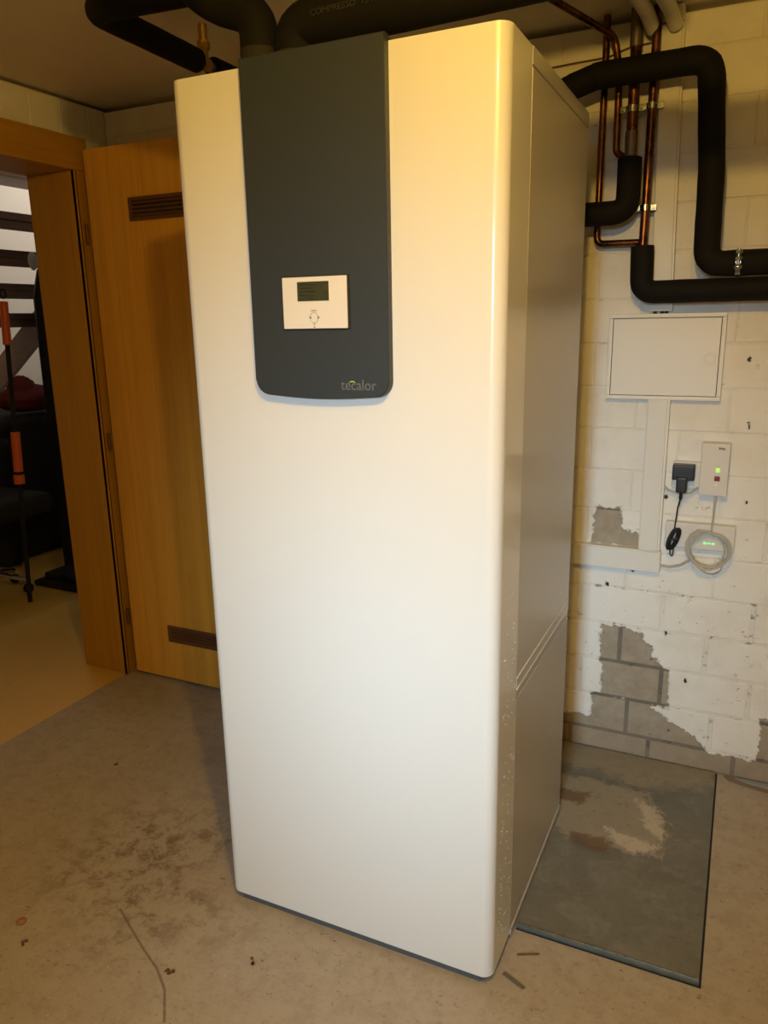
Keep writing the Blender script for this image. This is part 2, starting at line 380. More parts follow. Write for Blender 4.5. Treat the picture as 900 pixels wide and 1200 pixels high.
def text(name, body, size, loc, mat, parent, rot=(PI/2, 0, 0), extrude=0.0004, align='CENTER', sx=1.0, bold=0.0, **props):
    c = bpy.data.curves.new(name, 'FONT'); c.body = body; c.size = size; c.extrude = extrude; c.align_x = align; c.align_y = 'BOTTOM_BASELINE'; c.offset = bold
    c.resolution_u = 3
    tmp = bpy.data.objects.new(name, c); COL.objects.link(tmp)
    bpy.context.view_layer.update()
    me = bpy.data.meshes.new_from_object(tmp.evaluated_get(bpy.context.evaluated_depsgraph_get()))
    bpy.data.objects.remove(tmp)
    M = Matrix.Translation(loc) @ Euler(rot).to_matrix().to_4x4() @ Matrix.Diagonal((sx, 1, 1, 1)); me.transform(M)
    me.materials.clear(); me.materials.append(mat); me.name = name
    o = bpy.data.objects.new(name, me); COL.objects.link(o)
    if parent: o.parent = parent; o.location = -world_loc(parent)
    for k, v in props.items(): o[k] = v
    return o
STR = dict(kind='structure')

# ------------------------------------------------------------------ room shell
def slab(name, mat, *boxes, **p): return obj(name, lambda bm: [box(bm, *b) for b in boxes], mat, None, False, kind='structure', **p)
slab('floor', M_FLOOR, (XL, 2.4, -3.4, YB+0.02, -0.1, 0.0))
slab('floor_next_room', M_FLOOR2, (-5.2, XL-0.0005, -1.2, 3.4, -0.1, 0.0))
slab('ceiling', M_CEIL, (XL-0.24, 2.4, -3.4, YB+0.3, ZC, ZC+0.15))
slab('ceiling_next_room', M_CEIL, (-3.15, XL-0.24, -1.2, 3.4, ZC, ZC+0.15), (-5.2, -3.15, -1.2, 1.0, ZC, ZC+0.15))
wall_back = slab('wall_back', M_MORTAR, (XL-0.24, 2.4, YB+0.0024, YB+0.3, -0.02, 2.231), (XL-0.24, 2.4, YB+0.06, YB+0.3, 2.231, ZC))
wall_left = slab('wall_left', M_MORTAR, (XL-0.226, XL-0.004, -1.2, -0.02, 0, 2.236), (XL-0.226, XL-0.004, -0.02, YB+0.3, 2.112, 2.236),
     (XL-0.226, XL-0.004, 0.935, YB+0.3, 0, 2.112), (XL-0.226, XL-0.05, -1.2, YB+0.3, 2.236, ZC), (XL-0.226, XL-0.004, -3.4, -1.2, 0, ZC))
slab('wall_right', M_PLASTER, (2.4, 2.55, -3.4, YB+0.3, 0, ZC))
slab('wall_rear', M_PLASTER, (XL, -0.03, -3.55, -3.4, 0, ZC), (0.57, 2.4, -3.55, -3.4, 0, ZC), (-0.03, 0.57, -3.55, -3.4, 0, 1.30), (-0.03, 0.57, -3.55, -3.4, 2.10, ZC))
win = slab('window_1', M_PVC, (-0.03, 0.57, -3.5, -3.46, 1.30, 1.34), (-0.03, 0.57, -3.5, -3.46, 2.06, 2.10), (-0.03, 0.01, -3.5, -3.46, 1.34, 2.06), (0.53, 0.57, -3.5, -3.46, 1.34, 2.06))
slab('wall_next_room_far', M_PLASTER, (-5.35, -5.2, -1.2, 3.4, 0, 3.6))
slab('wall_next_room_back', M_PLASTER, (-5.2, XL-0.226, 3.2, 3.4, 0, 3.6))
slab('ceiling_stairwell', M_PLASTER, (-5.35, -3.0, -1.35, 3.4, 3.6, 3.7))
slab('wall_stairwell', M_PLASTER, (-3.15, -3.05, -1.35, 3.4, ZC+0.15, 3.6))
slab('wall_next_room_front', M_PLASTER, (-5.2, XL-0.226, -1.35, -1.2, 0, 3.6))

# blocks of the back wall, each one its own object
def brick_mesh(w_, h_, d_, b_, axis):
    key = (round(w_, 3), round(h_, 3), axis)
    if key in brick_mesh.c: return brick_mesh.c[key]
    f = []
    W, H = w_/2, h_/2
    if axis == 'y': P = lambda u, v, t: (u, t, v)
    else: P = lambda u, v, t: (t if False else -t, u, v)
    back = [P(-W, -H, d_), P(W, -H, d_), P(W, H, d_), P(-W, H, d_)]
    mid = [P(-W, -H, b_), P(W, -H, b_), P(W, H, b_), P(-W, H, b_)]
    fr = [P(-W+b_, -H+b_, 0), P(W-b_, -H+b_, 0), P(W-b_, H-b_, 0), P(-W+b_, H-b_, 0)]
    vs = back+mid+fr
    for i in range(4):
        j = (i+1) % 4; f += [(i, j, 4+j, 4+i), (4+i, 4+j, 8+j, 8+i)]
    f.append((8, 9, 10, 11)); f.append((3, 2, 1, 0))
    me = bpy.data.meshes.new('brick'); me.from_pydata(vs, [], f); me.materials.append(M_BRICK)
    bm = bmesh.new(); bm.from_mesh(me); bmesh.ops.recalc_face_normals(bm, faces=bm.faces); bm.to_mesh(me); bm.free()
    brick_mesh.c[key] = me; return me
brick_mesh.c = {}
def brick(parent, w_, h_, loc, axis='y'):
    o = bpy.data.objects.new('brick', brick_mesh(w_, h_, 0.02, 0.0018, axis)); COL.objects.link(o)
    o.parent = parent; o.location = Vector(loc) - world_loc(parent); return o
CO = 0.129; J = 0.0045
zs = [0.0, 0.077] + [0.077 + CO*k for k in range(1, 17)] + [2.231]
for r in range(len(zs)-1):
    z0, z1 = zs[r], zs[r+1]
    if z1 - z0 < 0.03: continue
    off = 0.23 if r % 2 == 0 else 0.10
    if r == 0: off = 0.205
    if r == 1: off = 0.13
    if r == 2: off = 0.23
    if r == 3: off = 0.095
    if r == 4: off = 0.219
    jj = 0.012 if r <= 4 else J
    x = off - 0.26*8
    while x < 1.6:
        a, b = max(x, XL-0.0), x+0.26
        if b - a > 0.03:
            brick(wall_back, b-a-jj, z1-z0-jj, ((a+b)/2, YB + random.uniform(-0.0009, 0.0009), (z0+z1)/2))
        x += 0.26
y = 0.075
while y < 1.086:     # upright course over the door
    b = min(y+0.132, YB)
    if b-y > 0.02: brick(wall_left, b-y-0.006, 0.115, (XL + random.uniform(-0.001, 0.001), (y+b)/2, 2.175), 'x')
    y += 0.132
for k in range(12):
    brick(wall_left, 0.126, 0.115, (XL, 0.075-0.066-0.132*k, 2.175), 'x')

# ------------------------------------------------------------------ door frame and open leaf
def casing(bm):
    box(bm, XL, XL+0.014, 0.893, 0.945, 0.0, 2.0, 0.003)
    box(bm, XL, XL+0.014, -0.10, 0.0, 0.0, 2.114, 0.003)
def lining(bm):
    box(bm, XL-0.228, XL+0.004, 0.893, 0.915, 0.0, 2.0, 0.0015)
    box(bm, XL-0.228, XL+0.004, -0.022, 0.0, 0.0, 2.0, 0.0015)
df = obj('door_frame', lining, M_OAK, None, True, kind='structure')
obj('casing', casing, M_OAK, df)
obj('lintel_lining', lambda bm: box(bm, XL-0.228, XL+0.004, -0.022, 0.915, 2.0, 2.022, 0.0015), M_OAKY, df)
obj('lintel_casing', lambda bm: box(bm, XL, XL+0.016, 0.0, 0.965, 2.0, 2.114, 0.003), M_OAKY, df)
obj('rebate', lambda bm: [box(bm, XL-0.02, XL+0.02, 0.886, 0.893, 0.0, 1.998, 0.001), box(bm, XL+0.004, XL+0.018, 0.886, 0.889, 0.0, 1.998, 0.001)], M_OAK, df)
obj('seal', lambda bm: box(bm, XL+0.0145, XL+0.0175, 0.8925, 0.899, 0.002, 1.995), M_DARK, df)

dl = obj('door_1', lambda bm: box(bm, -1.862, -1.02, 0.918, 0.958, 0.012, 2.068, 0.002), M_LEAF, None, True, kind='structure')
def grille(z0, z1, nm):
    obj('vent_frame', lambda bm: [box(bm, -1.665, -1.22, 0.912, 0.919, z0-0.012, z0), box(bm, -1.665, -1.22, 0.912, 0.919, z1, z1+0.012),
        box(bm, -1.665, -1.650, 0.912, 0.919, z0, z1), box(bm, -1.235, -1.22, 0.912, 0.919, z0, z1)], M_GRILLE, dl)
    obj('vent_opening', lambda bm: box(bm, -1.650, -1.235, 0.9165, 0.919, z0, z1), M_DARK, dl)
    n = 4
    for k in range(n):
        zc = z0 + (z1-z0)*(k+0.5)/n; h = (z1-z0)/n*0.36
        def slat(bm):
            prism(bm, [(0.910, zc-h), (0.9165, zc+h*0.2), (0.9165, zc+h), (0.910, zc-h+0.004)], 0, -1.650, -1.235)
        obj('slat', slat, M_GRILLE, dl)
grille(1.822, 1.878, 'a'); grille(0.192, 0.238, 'b')
for zz in (1.78, 1.0, 0.26):
    obj('hinge', lambda bm: cyl(bm, (-1.874, 0.912, zz-0.035), (-1.874, 0.912, zz+0.035), 0.006, 12), M_GRILLE, dl)

# ------------------------------------------------------------------ heat pump cabinet
W, D, H = 0.70, 0.686, 1.92
hp = thing('heat_pump_cabinet', 'tall white metal heat pump cabinet with a slate grey control panel, on the concrete floor', 'heat pump', (-W/2, D/2, 0.0))
def cover_outline(r=0.026, n=8, y1=0.150, t=0.0):
    o = [(-W, y1), ]
    for k in range(n+1):
        a = PI + PI/2*k/n; o.append((-W+r+r*math.cos(a), r+r*math.sin(a)))
    for k in range(n+1):
        a = 1.5*PI + PI/2*k/n; o.append((0-r+r*math.cos(a), r+r*math.sin(a)))
    o.append((0, y1)); return o
obj('front_cover', lambda bm: prism(bm, cover_outline(), 2, 0.022, 1.917), M_WHITE, hp)
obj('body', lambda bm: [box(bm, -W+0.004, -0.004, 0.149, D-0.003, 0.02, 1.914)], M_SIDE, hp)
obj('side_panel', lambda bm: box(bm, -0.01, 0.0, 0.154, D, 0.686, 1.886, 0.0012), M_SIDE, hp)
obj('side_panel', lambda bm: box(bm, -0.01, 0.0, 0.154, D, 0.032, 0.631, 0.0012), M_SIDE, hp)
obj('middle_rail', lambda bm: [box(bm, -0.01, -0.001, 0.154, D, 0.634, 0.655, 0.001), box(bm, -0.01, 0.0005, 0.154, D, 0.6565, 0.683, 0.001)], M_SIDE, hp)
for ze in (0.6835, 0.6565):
    obj('rail_highlight', lambda bm: box(bm, -0.004, 0.0016, 0.154, D, ze-0.0012, ze+0.0012), M_WHITE, hp)  # white strips paint the highlights along the rail edges
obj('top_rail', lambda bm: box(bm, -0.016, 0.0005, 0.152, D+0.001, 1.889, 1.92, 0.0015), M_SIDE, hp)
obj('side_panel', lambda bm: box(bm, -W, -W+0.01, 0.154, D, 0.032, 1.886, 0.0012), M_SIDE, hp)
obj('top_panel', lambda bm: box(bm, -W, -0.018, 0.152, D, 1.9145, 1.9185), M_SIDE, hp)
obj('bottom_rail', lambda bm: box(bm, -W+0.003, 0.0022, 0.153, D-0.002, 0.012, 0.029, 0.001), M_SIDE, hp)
obj('plinth', lambda bm: prism(bm, [(-W+0.012, 0.03), (-W+0.03, 0.008), (-0.03, 0.008), (-0.010, 0.03), (-0.010, D-0.01), (-W+0.012, D-0.01)], 2, 0.0, 0.021), M_FOOT, hp)
# control panel cover
def cc(bm):
    r, n = 0.030, 8; x0, x1, z0, z1 = -0.518, -0.216, 1.303, 1.927
    o = [(x0, z1), (x0, z0+r)]
    for k in range(1, n+1):
        a = PI + PI/2*k/n; o.append((x0+r+r*math.cos(a), z0+r+r*math.sin(a)))
    for k in range(1, 8):
        u = k/8; o.append((x0+r+(x1-x0-2*r)*u, z0 - 0.006*math.sin(PI*u)))
    for k in range(0, n):
        a = 1.5*PI + PI/2*k/n; o.append((x1-r+r*math.cos(a), z0+r+r*math.sin(a)))
    o += [(x1, z0+r), (x1, z1)]
    prism(bm, o, 1, -0.019, -0.0002)
    fr = [e for e in bm.edges if all(abs(v.co.y+0.019) < 1e-5 for v in e.verts)]
    bmesh.ops.bevel(bm, geom=fr, offset=0.003, segments=3, profile=0.5, affect='EDGES')
    box(bm, x0+0.004, x1-0.004, -0.012, 0.045, 1.9185, 1.9255)
ctl = obj('control_cover', cc, M_SLATE, hp, label='slate grey control panel cover')
YF = -0.0191
obj('display_unit', lambda bm: box(bm, -0.4415, -0.2995, YF-0.0045, YF+0.001, 1.4335, 1.5305, 0.0015), M_UNIT, ctl)
obj('display_surround', lambda bm: box(bm, -0.4435, -0.2945, YF-0.0006, YF+0.001, 1.4305, 1.5325, 0.0004), M_DARK, ctl)
YU = YF-0.0046
obj('lcd_screen', lambda bm: box(bm, -0.4070, -0.3375, YU-0.0006, YU+0.001, 1.4855, 1.5215), M_LCD, ctl, label='dark olive lcd screen')
obj('lcd_text', lambda bm: [box(bm, -0.402+a, -0.402+a+l, YU-0.0008, YU, z, z+0.0026) for z, segs in [(1.5145, [(0, .018), (.022, .012)]), (1.5080, [(0, .026)]), (1.5015, [(0, .010), (.014, .020)]), (1.4950, [(0, .030)]), (1.4885, [(.020, .012)])] for a, l in segs], M_LCDTXT, ctl, kind='stuff')
for cx_, cz_, dx_, dz_ in [(-0.3715, 1.4545, 0, 0)]:
    obj('button', lambda bm: torus(bm, (cx_, YU-0.0003, cz_), 0.0095, 0.0006), M_PRINT, ctl)
for bx, bz, rot in [(-0.3805, 1.4545, 0), (-0.3615, 1.4545, 1)]:
    def arrow(bm):
        s = 0.0022*(1 if rot else -1)
        prism(bm, [(bx-s, bz-0.0024), (bx-s, bz+0.0024), (bx+s*1.2, bz)], 1, YU-0.0006, YU)
    obj('arrow_button', arrow, M_INK, ctl)
text('menu_print', 'MENU', 0.0048, (-0.3715, YU-0.0004, 1.4660), M_PRINT, ctl)
text('ok_print', 'OK', 0.0045, (-0.3715, YU-0.0004, 1.4405), M_PRINT, ctl)
obj('arrow_button', lambda bm: prism(bm, [(-0.3735, 1.4375), (-0.3695, 1.4375), (-0.3715, 1.4350)], 1, YU-0.0006, YU), M_INK, ctl)
text('logo_text', 'tecalor', 0.0290, (-0.2815, YF-0.0002, 1.3165), M_LOGO, ctl, extrude=0.0004, sx=0.93, label='grey lettering tecalor')
def lime(bm):
    prism(bm, [(-0.2945+0.0065*math.cos(a)*1.0, 1.3300+0.0042*math.sin(a)) for a in [k*PI/8 for k in range(9)]] + [(-0.2945+0.0060*math.cos(a), 1.3300+0.0018*math.sin(a)) for a in [k*PI/8 for k in range(8, -1, -1)][1:-1]], 1, YF-0.0011, YF)
obj('logo_accent', lime, M_LIME, ctl, label='small lime green arc over the lettering')
# dust specks on the side of the cover
def specks(bm):
    for k in range(110):
        z = random.choice([0.45, 0.55, 0.7, 0.85, 0.30, 0.15]) + random.uniform(-.09, .09); y_ = random.uniform(0.05, 0.147); s = random.uniform(.0004, .0011)
        box(bm, 0.0, 0.0006, y_-s, y_+s, z-s*1.3, z+s*1.3)
obj('paint_speck', specks, M_UNIT, hp, False, kind='stuff')

# ------------------------------------------------------------------ floor shaft cover
sc_ = obj('shaft_cover', lambda bm: prism(bm, [(0.004, 0.200), (0.4175, 0.200), (0.4175, 1.079), (-0.075, 1.079), (-0.075, 0.692), (0.004, 0.692)], 2, 0.0, 0.0085), M_PLATE, None, True,
          label='stained grey shaft cover plate in the floor to the right of the white cabinet', category='floor cover')
obj('edge_rail', lambda bm: [box(bm, 0.004, 0.419, 0.192, 0.1995, 0.0, 0.0115, 0.001)], M_ZINCD, sc_, label='zinc edge rail')
obj('edge_highlight', lambda bm: box(bm, 0.006, 0.4175, 0.1975, 0.1998, 0.0095, 0.0122, 0.0006), M_ZINC, sc_, label='bright strip standing for the edge highlight')  # bright zinc strip added as the highlight on the front edge
obj('gap', lambda bm: [box(bm, 0.4185, 0.4235, 0.188, 1.085, -0.0005, 0.0012), box(bm, 0.004, 0.4185, 0.1885, 0.1915, -0.0005, 0.0012), box(bm, -0.07, 0.4235, 1.0795, 1.0855, -0.0005, 0.0012)], M_DARK, sc_)

# ------------------------------------------------------------------ pipes
def pipe_thing(name, label, cat, build, mat, group=None, parts=()):
    return obj(name, build, mat, None, True, label=label, category=cat, **({'group': group} if group else {}))
RA = 0.0335
A = [(-0.30, 0.90, 1.955), (-0.20, 0.95, 2.00), (-0.112, 0.972, 2.057), (-0.039, 0.972, 2.077), (0.246, 0.972, 2.081), (0.267, 0.972, 1.812), (0.271, 0.975, 1.578), (1.5, 0.985, 1.580)]
pipe_thing('insulated_pipe', 'thick black foam insulated pipe leaving behind the cabinet top, bending down the wall then right', 'pipe',
           lambda bm: tube(bm, A, RA, [0.1, 0.1, 0.05, 0.05, 0, 0.045], 20, 8, 0.025), M_FOAM)
B = [(-0.45, 0.985, 1.728), (0.055, 1.0, 1.728), (0.052, 1.015, 1.868)]
pipe_thing('insulated_pipe', 'short black foam insulated elbow beside the cabinet back, turning up to the thin copper pipes', 'pipe',
           lambda bm: tube(bm, B, 0.0325, 0.045, 20, 8, 0.02), M_FOAM)
Cp = [(0.100, 1.012, 1.636), (0.104, 1.008, 1.511), (1.5, 1.004, 1.513)]
pipe_thing('insulated_pipe', 'black foam insulated pipe running right just above the white distribution box', 'pipe',
           lambda bm: tube(bm, Cp, 0.0315, 0.04, 20, 8, 0.02), M_FOAM)
pipe_thing('copper_pipe', 'thin copper pipe nearest the cabinet, dropping behind the black elbow then turning right', 'pipe',
           lambda bm: tube(bm, [(-0.032, 1.045, 2.243), (-0.034, 1.05, 1.652), (0.094, 1.045, 1.650)], 0.0095, 0.022, 14), M_COPPER)
pipe_thing('copper_pipe', 'copper pipe slanting off the ceiling and ending in a curve above the black elbow', 'pipe',
           lambda bm: tube(bm, [(-0.20, 0.62, 2.235), (-0.007, 1.03, 2.183), (0.008, 1.036, 2.10), (0.010, 1.038, 1.893), (0.030, 1.034, 1.879)], 0.0095, [0.04, 0.05, 0.02, 0.02], 14), M_COPPER)
cp3 = pipe_thing('copper_pipe', 'thickest bare copper pipe, rising from the black elbow to the ceiling', 'pipe',
           lambda bm: tube(bm, [(0.049, 1.03, 2.243), (0.052, 1.025, 1.866)], 0.0145, 0, 16), M_COPPER)
for ja, jb in (((0.0508, 1.026, 1.94), (0.0518, 1.025, 1.87)), ((0.049, 1.03, 2.243), (0.0493, 1.03, 2.15))):
    obj('solder_joint', lambda bm: cyl(bm, ja, jb, 0.0165, 16), M_STEELPIPE, cp3, label='dull grey pipe joint')
pipe_thing('copper_pipe', 'long straight copper pipe next to the white trunking, running into the lower black elbow', 'pipe',
           lambda bm: tube(bm, [(0.101, 1.035, 2.243), (0.099, 1.035, 1.75), (0.098, 1.03, 1.64)], 0.0118, 0, 16), M_COPPER)
# pipe clamps on the wall
def clamp(label, c, R, axis, wall=True):
    t = thing('pipe_clamp', label, 'pipe clamp', c, 'pipe clamps on the wall')
    c = Vector(c); n = Vector(axis)
    obj('ring', lambda bm: [tube(bm, [c-n*0.008, c+n*0.008], R+0.0035, 0, 20)], M_ZINC, t)
    s = Vector((1, 0, 0))
    for sx in (-1, 1):
        obj('lug', lambda bm: box(bm, c.x+sx*(R+0.009)-0.009, c.x+sx*(R+0.009)+0.009, c.y-0.004, c.y+0.004, c.z-0.008, c.z+0.008, 0.001), M_ZINC, t)
        obj('screw', lambda bm: [cyl(bm, (c.x+sx*(R+0.010), c.y-0.010, c.z), (c.x+sx*(R+0.010), c.y+0.008, c.z), 0.0042, 10)], M_ZINC, t)
    obj('wall_stud', lambda bm: cyl(bm, (c.x, c.y+R, c.z), (c.x, YB, c.z), 0.004, 8), M_ZINC, t)
clamp('steel pipe clamp around the thickest copper pipe', (0.0495, 1.0285, 1.997), 0.0145, (0, 0, 1))
clamp('upper steel pipe clamp on the straight copper pipe next to the trunking', (0.1, 1.035, 2.0), 0.0118, (0, 0, 1))
clamp('lower steel pipe clamp on the straight copper pipe, level with the black elbow', (0.0985, 1.035, 1.74), 0.0118, (0, 0, 1))
bc = thing('pipe_clamp', 'shiny steel clamp gripping the short black pipe at the right edge of the picture', 'pipe clamp', (0.352, 0.966, 1.545), 'pipe clamps on the wall')
obj('ring', lambda bm: tube(bm, [(0.345, 0.976, 1.578), (0.357, 0.976, 1.578)], 0.0355, 0, 24), M_ZINC, bc)
obj('bolt', lambda bm: [cyl(bm, (0.351, 0.936, 1.575), (0.351, 0.936, 1.612), 0.0045, 12), cyl(bm, (0.351, 0.936, 1.600), (0.351, 0.936, 1.607), 0.010, 6), cyl(bm, (0.351, 0.936, 1.584), (0.351, 0.936, 1.591), 0.010, 6), ellipsoid(bm, (0.351, 0.936, 1.566), 0.012, 0.007, 0.007)], M_ZINC, bc)

# pipes over the cabinet
G = [(-0.458, 0.10, 1.9188), (-0.458, 0.10, 2.003), (0.1, 0.09, 2.012), (2.0, 0.05, 2.05)]
g = pipe_thing('insulated_pipe', 'long fat black insulated pipe with faint print, running right along the ceiling above the cabinet', 'pipe',
           lambda bm: tube(bm, G, 0.0455, [0.05, 0.1], 24, 8, 0.012), M_FOAM)
obj('pipe_sleeve', lambda bm: tube(bm, [(-0.458, 0.10, 1.9188), (-0.458, 0.10, 1.955)], 0.0462, 0, 24), M_FOAM2, g, label='dusty brown foot of the pipe')
M_FAINT = plain('faint_print', (0.034, 0.032, 0.028), 0.7)
text('pipe_print', 'COMPRESSO  13 x 4 NORM', 0.015, (-0.40, 0.0522, 1.9995), M_FAINT, g, rot=(PI/2, -0.016, -0.018), align='LEFT', extrude=0.0008, sx=1.15)
F = [(-0.545, 0.10, 1.917), (-0.545, 0.10, 2.035), (-0.70, 0.10, 2.115), (-0.98, -0.28, 2.19)]
f_ = pipe_thing('insulated_pipe', 'black insulated pipe rising left of the grey control panel and curling up toward the ceiling', 'pipe',
           lambda bm: tube(bm, [(-0.545, 0.10, 1.9188), (-0.545, 0.10, 2.04), (-0.665, 0.10, 2.085), (-0.66, -0.12, 2.16), (-0.3, -0.35, 2.19)], 0.039, [0.06, 0.06, 0.06], 24, 8, 0.015), M_FOAM)
obj('pipe_sleeve', lambda bm: tube(bm, [(-0.545, 0.10, 1.9188), (-0.545, 0.10, 1.975)], 0.0395, 0, 24), M_FOAM2, f_, label='dusty brown foot of the pipe')
Dp = [(0.3, 0.06, 2.20), (-0.60, 0.125, 2.152), (-1.033, 0.135, 2.148), (-1.046, 0.565, 2.148)]
pipe_thing('insulated_pipe', 'black insulated pipe turning a sharp corner under the ceiling, left of the cabinet top', 'pipe',
           lambda bm: tube(bm, [(0.2, 0.33, 2.195), (-0.66, 0.19, 2.150), (-1.030, 0.155, 2.148), (-1.046, 0.552, 2.148)], 0.031, [0.0, 0.045], 20, 8, 0.015), M_FOAM)
pipe_thing('insulated_pipe', 'short black insulated pipe continuing past the brass fitting behind the cabinet top', 'pipe',
           lambda bm: tube(bm, [(-1.046, 0.625, 2.148), (-1.046, 1.05, 2.148)], 0.029, 0, 18, 8, 0.01), M_FOAM)
br = thing('brass_fitting', 'old brass tee fitting joining the two black pipes left of the cabinet top', 'pipe fitting', (-1.046, 0.59, 2.148))
obj('tee_body', lambda bm: [cyl(bm, (-1.046, 0.553, 2.148), (-1.046, 0.624, 2.148), 0.014, 16), cyl(bm, (-1.046, 0.573, 2.148), (-1.046, 0.602, 2.148), 0.019, 6)], M_BRASS, br)
obj('riser', lambda bm: [cyl(bm, (-1.046, 0.588, 2.148), (-1.046, 0.588, 2.247), 0.0125, 14), cyl(bm, (-1.046, 0.588, 2.185), (-1.046, 0.588, 2.205), 0.0175, 6)], M_BRASS, br)
# white conduits by the ceiling
for k, (x, lab) in enumerate([(0.078, 'pale plastic conduit at the ceiling, left of the pair beside the trunking top'), (0.135, 'pale plastic conduit at the ceiling, right of the pair beside the trunking top')]):
    obj('conduit', lambda bm: tube(bm, [(x-0.02, 0.90, 2.235), (x, 0.985, 2.215), (x+0.012, 1.04, 2.190 - 0.0*k)], 0.019, 0.05, 16), M_PVC, None, True, label=lab, category='conduit', group='conduits at the ceiling')
obj('conduit_clip', lambda bm: [box(bm, 0.075, 0.165, 1.055, YB, 2.205, 2.246, 0.003)], M_PVC, None, True, label='pale plastic block on the wall behind the two ceiling conduits', category='clip')
# thin brown cable along the wall under the ceiling
obj('cable', lambda bm: tube(bm, [(-0.60, 1.08, 2.13), (-0.13, 1.08, 2.148), (-0.03, 1.079, 2.150), (0.02, 1.079, 2.165), (0.12, 1.079, 2.172)], 0.0022, 0.1, 8), M_GRILLE, None, True,
    label='thin brown cable clipped across the wall behind the copper pipes', category='cable')

# ------------------------------------------------------------------ cable trunking
YT = 1.050
tr = thing('cable_trunking', 'tall white plastic cable trunking rising from the distribution box to the ceiling', 'trunking', (0.150, 1.068, 1.456))
def skew(bm, xa, xb, w_, z0, z1, y0, bev=0.0015):
    vs0 = len(bm.verts); box(bm, -w_/2, w_/2, y0, YB, z0, z1, bev)
    bm.verts.ensure_lookup_table()
    for v in bm.verts[vs0:]: v.co.x += xa + (xb-xa)*(v.co.z-z0)/(z1-z0)
obj('channel', lambda bm: skew(bm, 0.156, 0.138, 0.060, 1.475, 2.202, YT+0.006), M_PVC, tr)
obj('lid', lambda bm: skew(bm, 0.154, 0.136, 0.052, 1.475, 2.200, YT), M_PVC, tr)
obj('end_cap', lambda bm: box(bm, 0.127, 0.187, 1.058, YB, 1.459, 1.476), M_PVC, tr)
for xk in (0.139, 0.158, 0.170):
    obj('shadow_notch', lambda bm: box(bm, xk-0.004, xk+0.004, 1.060, YB, 1.450, 1.459), M_DARK, tr)  # black notches put in as the shadow line below the trunking end
t2 = thing('cable_trunking', 'white plastic cable trunking dropping from the distribution box between wall and socket', 'trunking', (0.164, 1.068, 0.738))
obj('channel', lambda bm: box(bm, 0.136, 0.200, YT+0.006, YB, 0.739, 1.205, 0.0015), M_PVC, t2)
obj('lid', lambda bm: box(bm, 0.139, 0.193, YT, YT+0.008, 0.739, 1.205, 0.0015), M_PVC, t2)
t3 = thing('cable_trunking', 'white horizontal plastic cable trunking emerging from behind the cabinet at knee height', 'trunking', (-0.2, 1.068, 0.665))
obj('channel', lambda bm: box(bm, -0.66, 0.204, YT+0.006, YB, 0.667, 0.737, 0.0015), M_PVC, t3)
obj('lid', lambda bm: box(bm, -0.66, 0.202, YT, YT+0.008, 0.670, 0.734, 0.0015), M_PVC, t3)

# ------------------------------------------------------------------ distribution box
db = thing('distribution_box', 'white flat distribution box with a hinged lid and round latch on the block wall', 'distribution box', (0.175, YB, 1.2))
x0, x1, z0, z1 = 0.012, 0.334, 1.203, 1.452
def frame(bm):
    yf = 1.058
    for b in [(x0, x1, z1-0.012, z1), (x0, x1, z0, z0+0.012), (x0, x0+0.012, z0+0.012, z1-0.012), (x1-0.012, x1, z0+0.012, z1-0.012)]:
        box(bm, b[0], b[1], yf, YB, b[2], b[3], 0.002)
obj('box_frame', frame, M_BOXW, db)
dd = obj('lid', lambda bm: box(bm, x0+0.0135, x1-0.0135, 1.060, 1.070, z0+0.0135, z1-0.0135, 0.001), M_BOXW, db)
obj('backing', lambda bm: box(bm, x0+0.01, x1-0.01, 1.072, YB-0.001, z0+0.01, z1-0.01), M_DARK, db)
obj('latch', lambda bm: [torus(bm, (0.300, 1.060, 1.3225), 0.0125, 0.0012), torus(bm, (0.300, 1.060, 1.3225), 0.0185, 0.0008), cyl(bm, (0.300, 1.0592, 1.3225), (0.300, 1.061, 1.3225), 0.0115, 24)], M_BOXW, dd)

# ------------------------------------------------------------------ socket, plug, devices
so = thing('wall_socket', 'white surface mounted wall socket between trunking and white repeater', 'socket', (0.262, YB, 0.94))
obj('socket_box', lambda bm: box(bm, 0.219, 0.299, 1.062, YB, 0.941, 1.022, 0.004, 3), M_PVC, so)
obj('socket_insert', lambda bm: [torus(bm, (0.258, 1.061, 0.980), 0.021, 0.002)], M_PVC, so)
pg = thing('power_adapter', 'black plug-in power adapter sitting in the wall socket', 'adapter', (0.250, 1.03, 0.94))
obj('adapter_body', lambda bm: [box(bm, 0.222, 0.284, 1.020, 1.0605, 0.972, 1.018, 0.004, 3)], M_CHARGER, pg)
obj('adapter_plug', lambda bm: [box(bm, 0.236, 0.266, 1.005, 1.045, 0.937, 0.985, 0.005, 3)], M_CHARGER, pg)
obj('power_cord', lambda bm: [tube(bm, [(0.251, 1.022, 0.945), (0.250, 1.03, 0.915), (0.243, 1.05, 0.88), (0.2405, 1.055, 0.845), (0.238, 1.046, 0.80)], [0.0048, 0.0035, 0.0025, 0.0022, 0.0022, 0.0022, 0.0022], 0.02, 10)], M_BCABLE, pg)
def bundle(bm):
    for k in range(7):
        dx = random.uniform(-.007, .007); dy = -0.004*(k % 3)
        pts = [Vector((0.239+dx+0.010*math.cos(a) - 0.012*math.sin(a)*-0.0 + 0.30*0.034*math.sin(a), 1.046+dy, 0.786+0.034*math.sin(a))) for a in [2*PI*j/14+0.2*k for j in range(15)]]
        tube(bm, pts, 0.0026, 0, 8)
    tube(bm, [(0.229, 1.038, 0.783), (0.250, 1.038, 0.790)], 0.004, 0, 8)
    tube(bm, [(0.232, 1.046, 0.765), (0.230, 1.050, 0.735), (0.238, 1.05, 0.727), (0.240, 1.046, 0.755)], 0.0018, 0.008, 8)
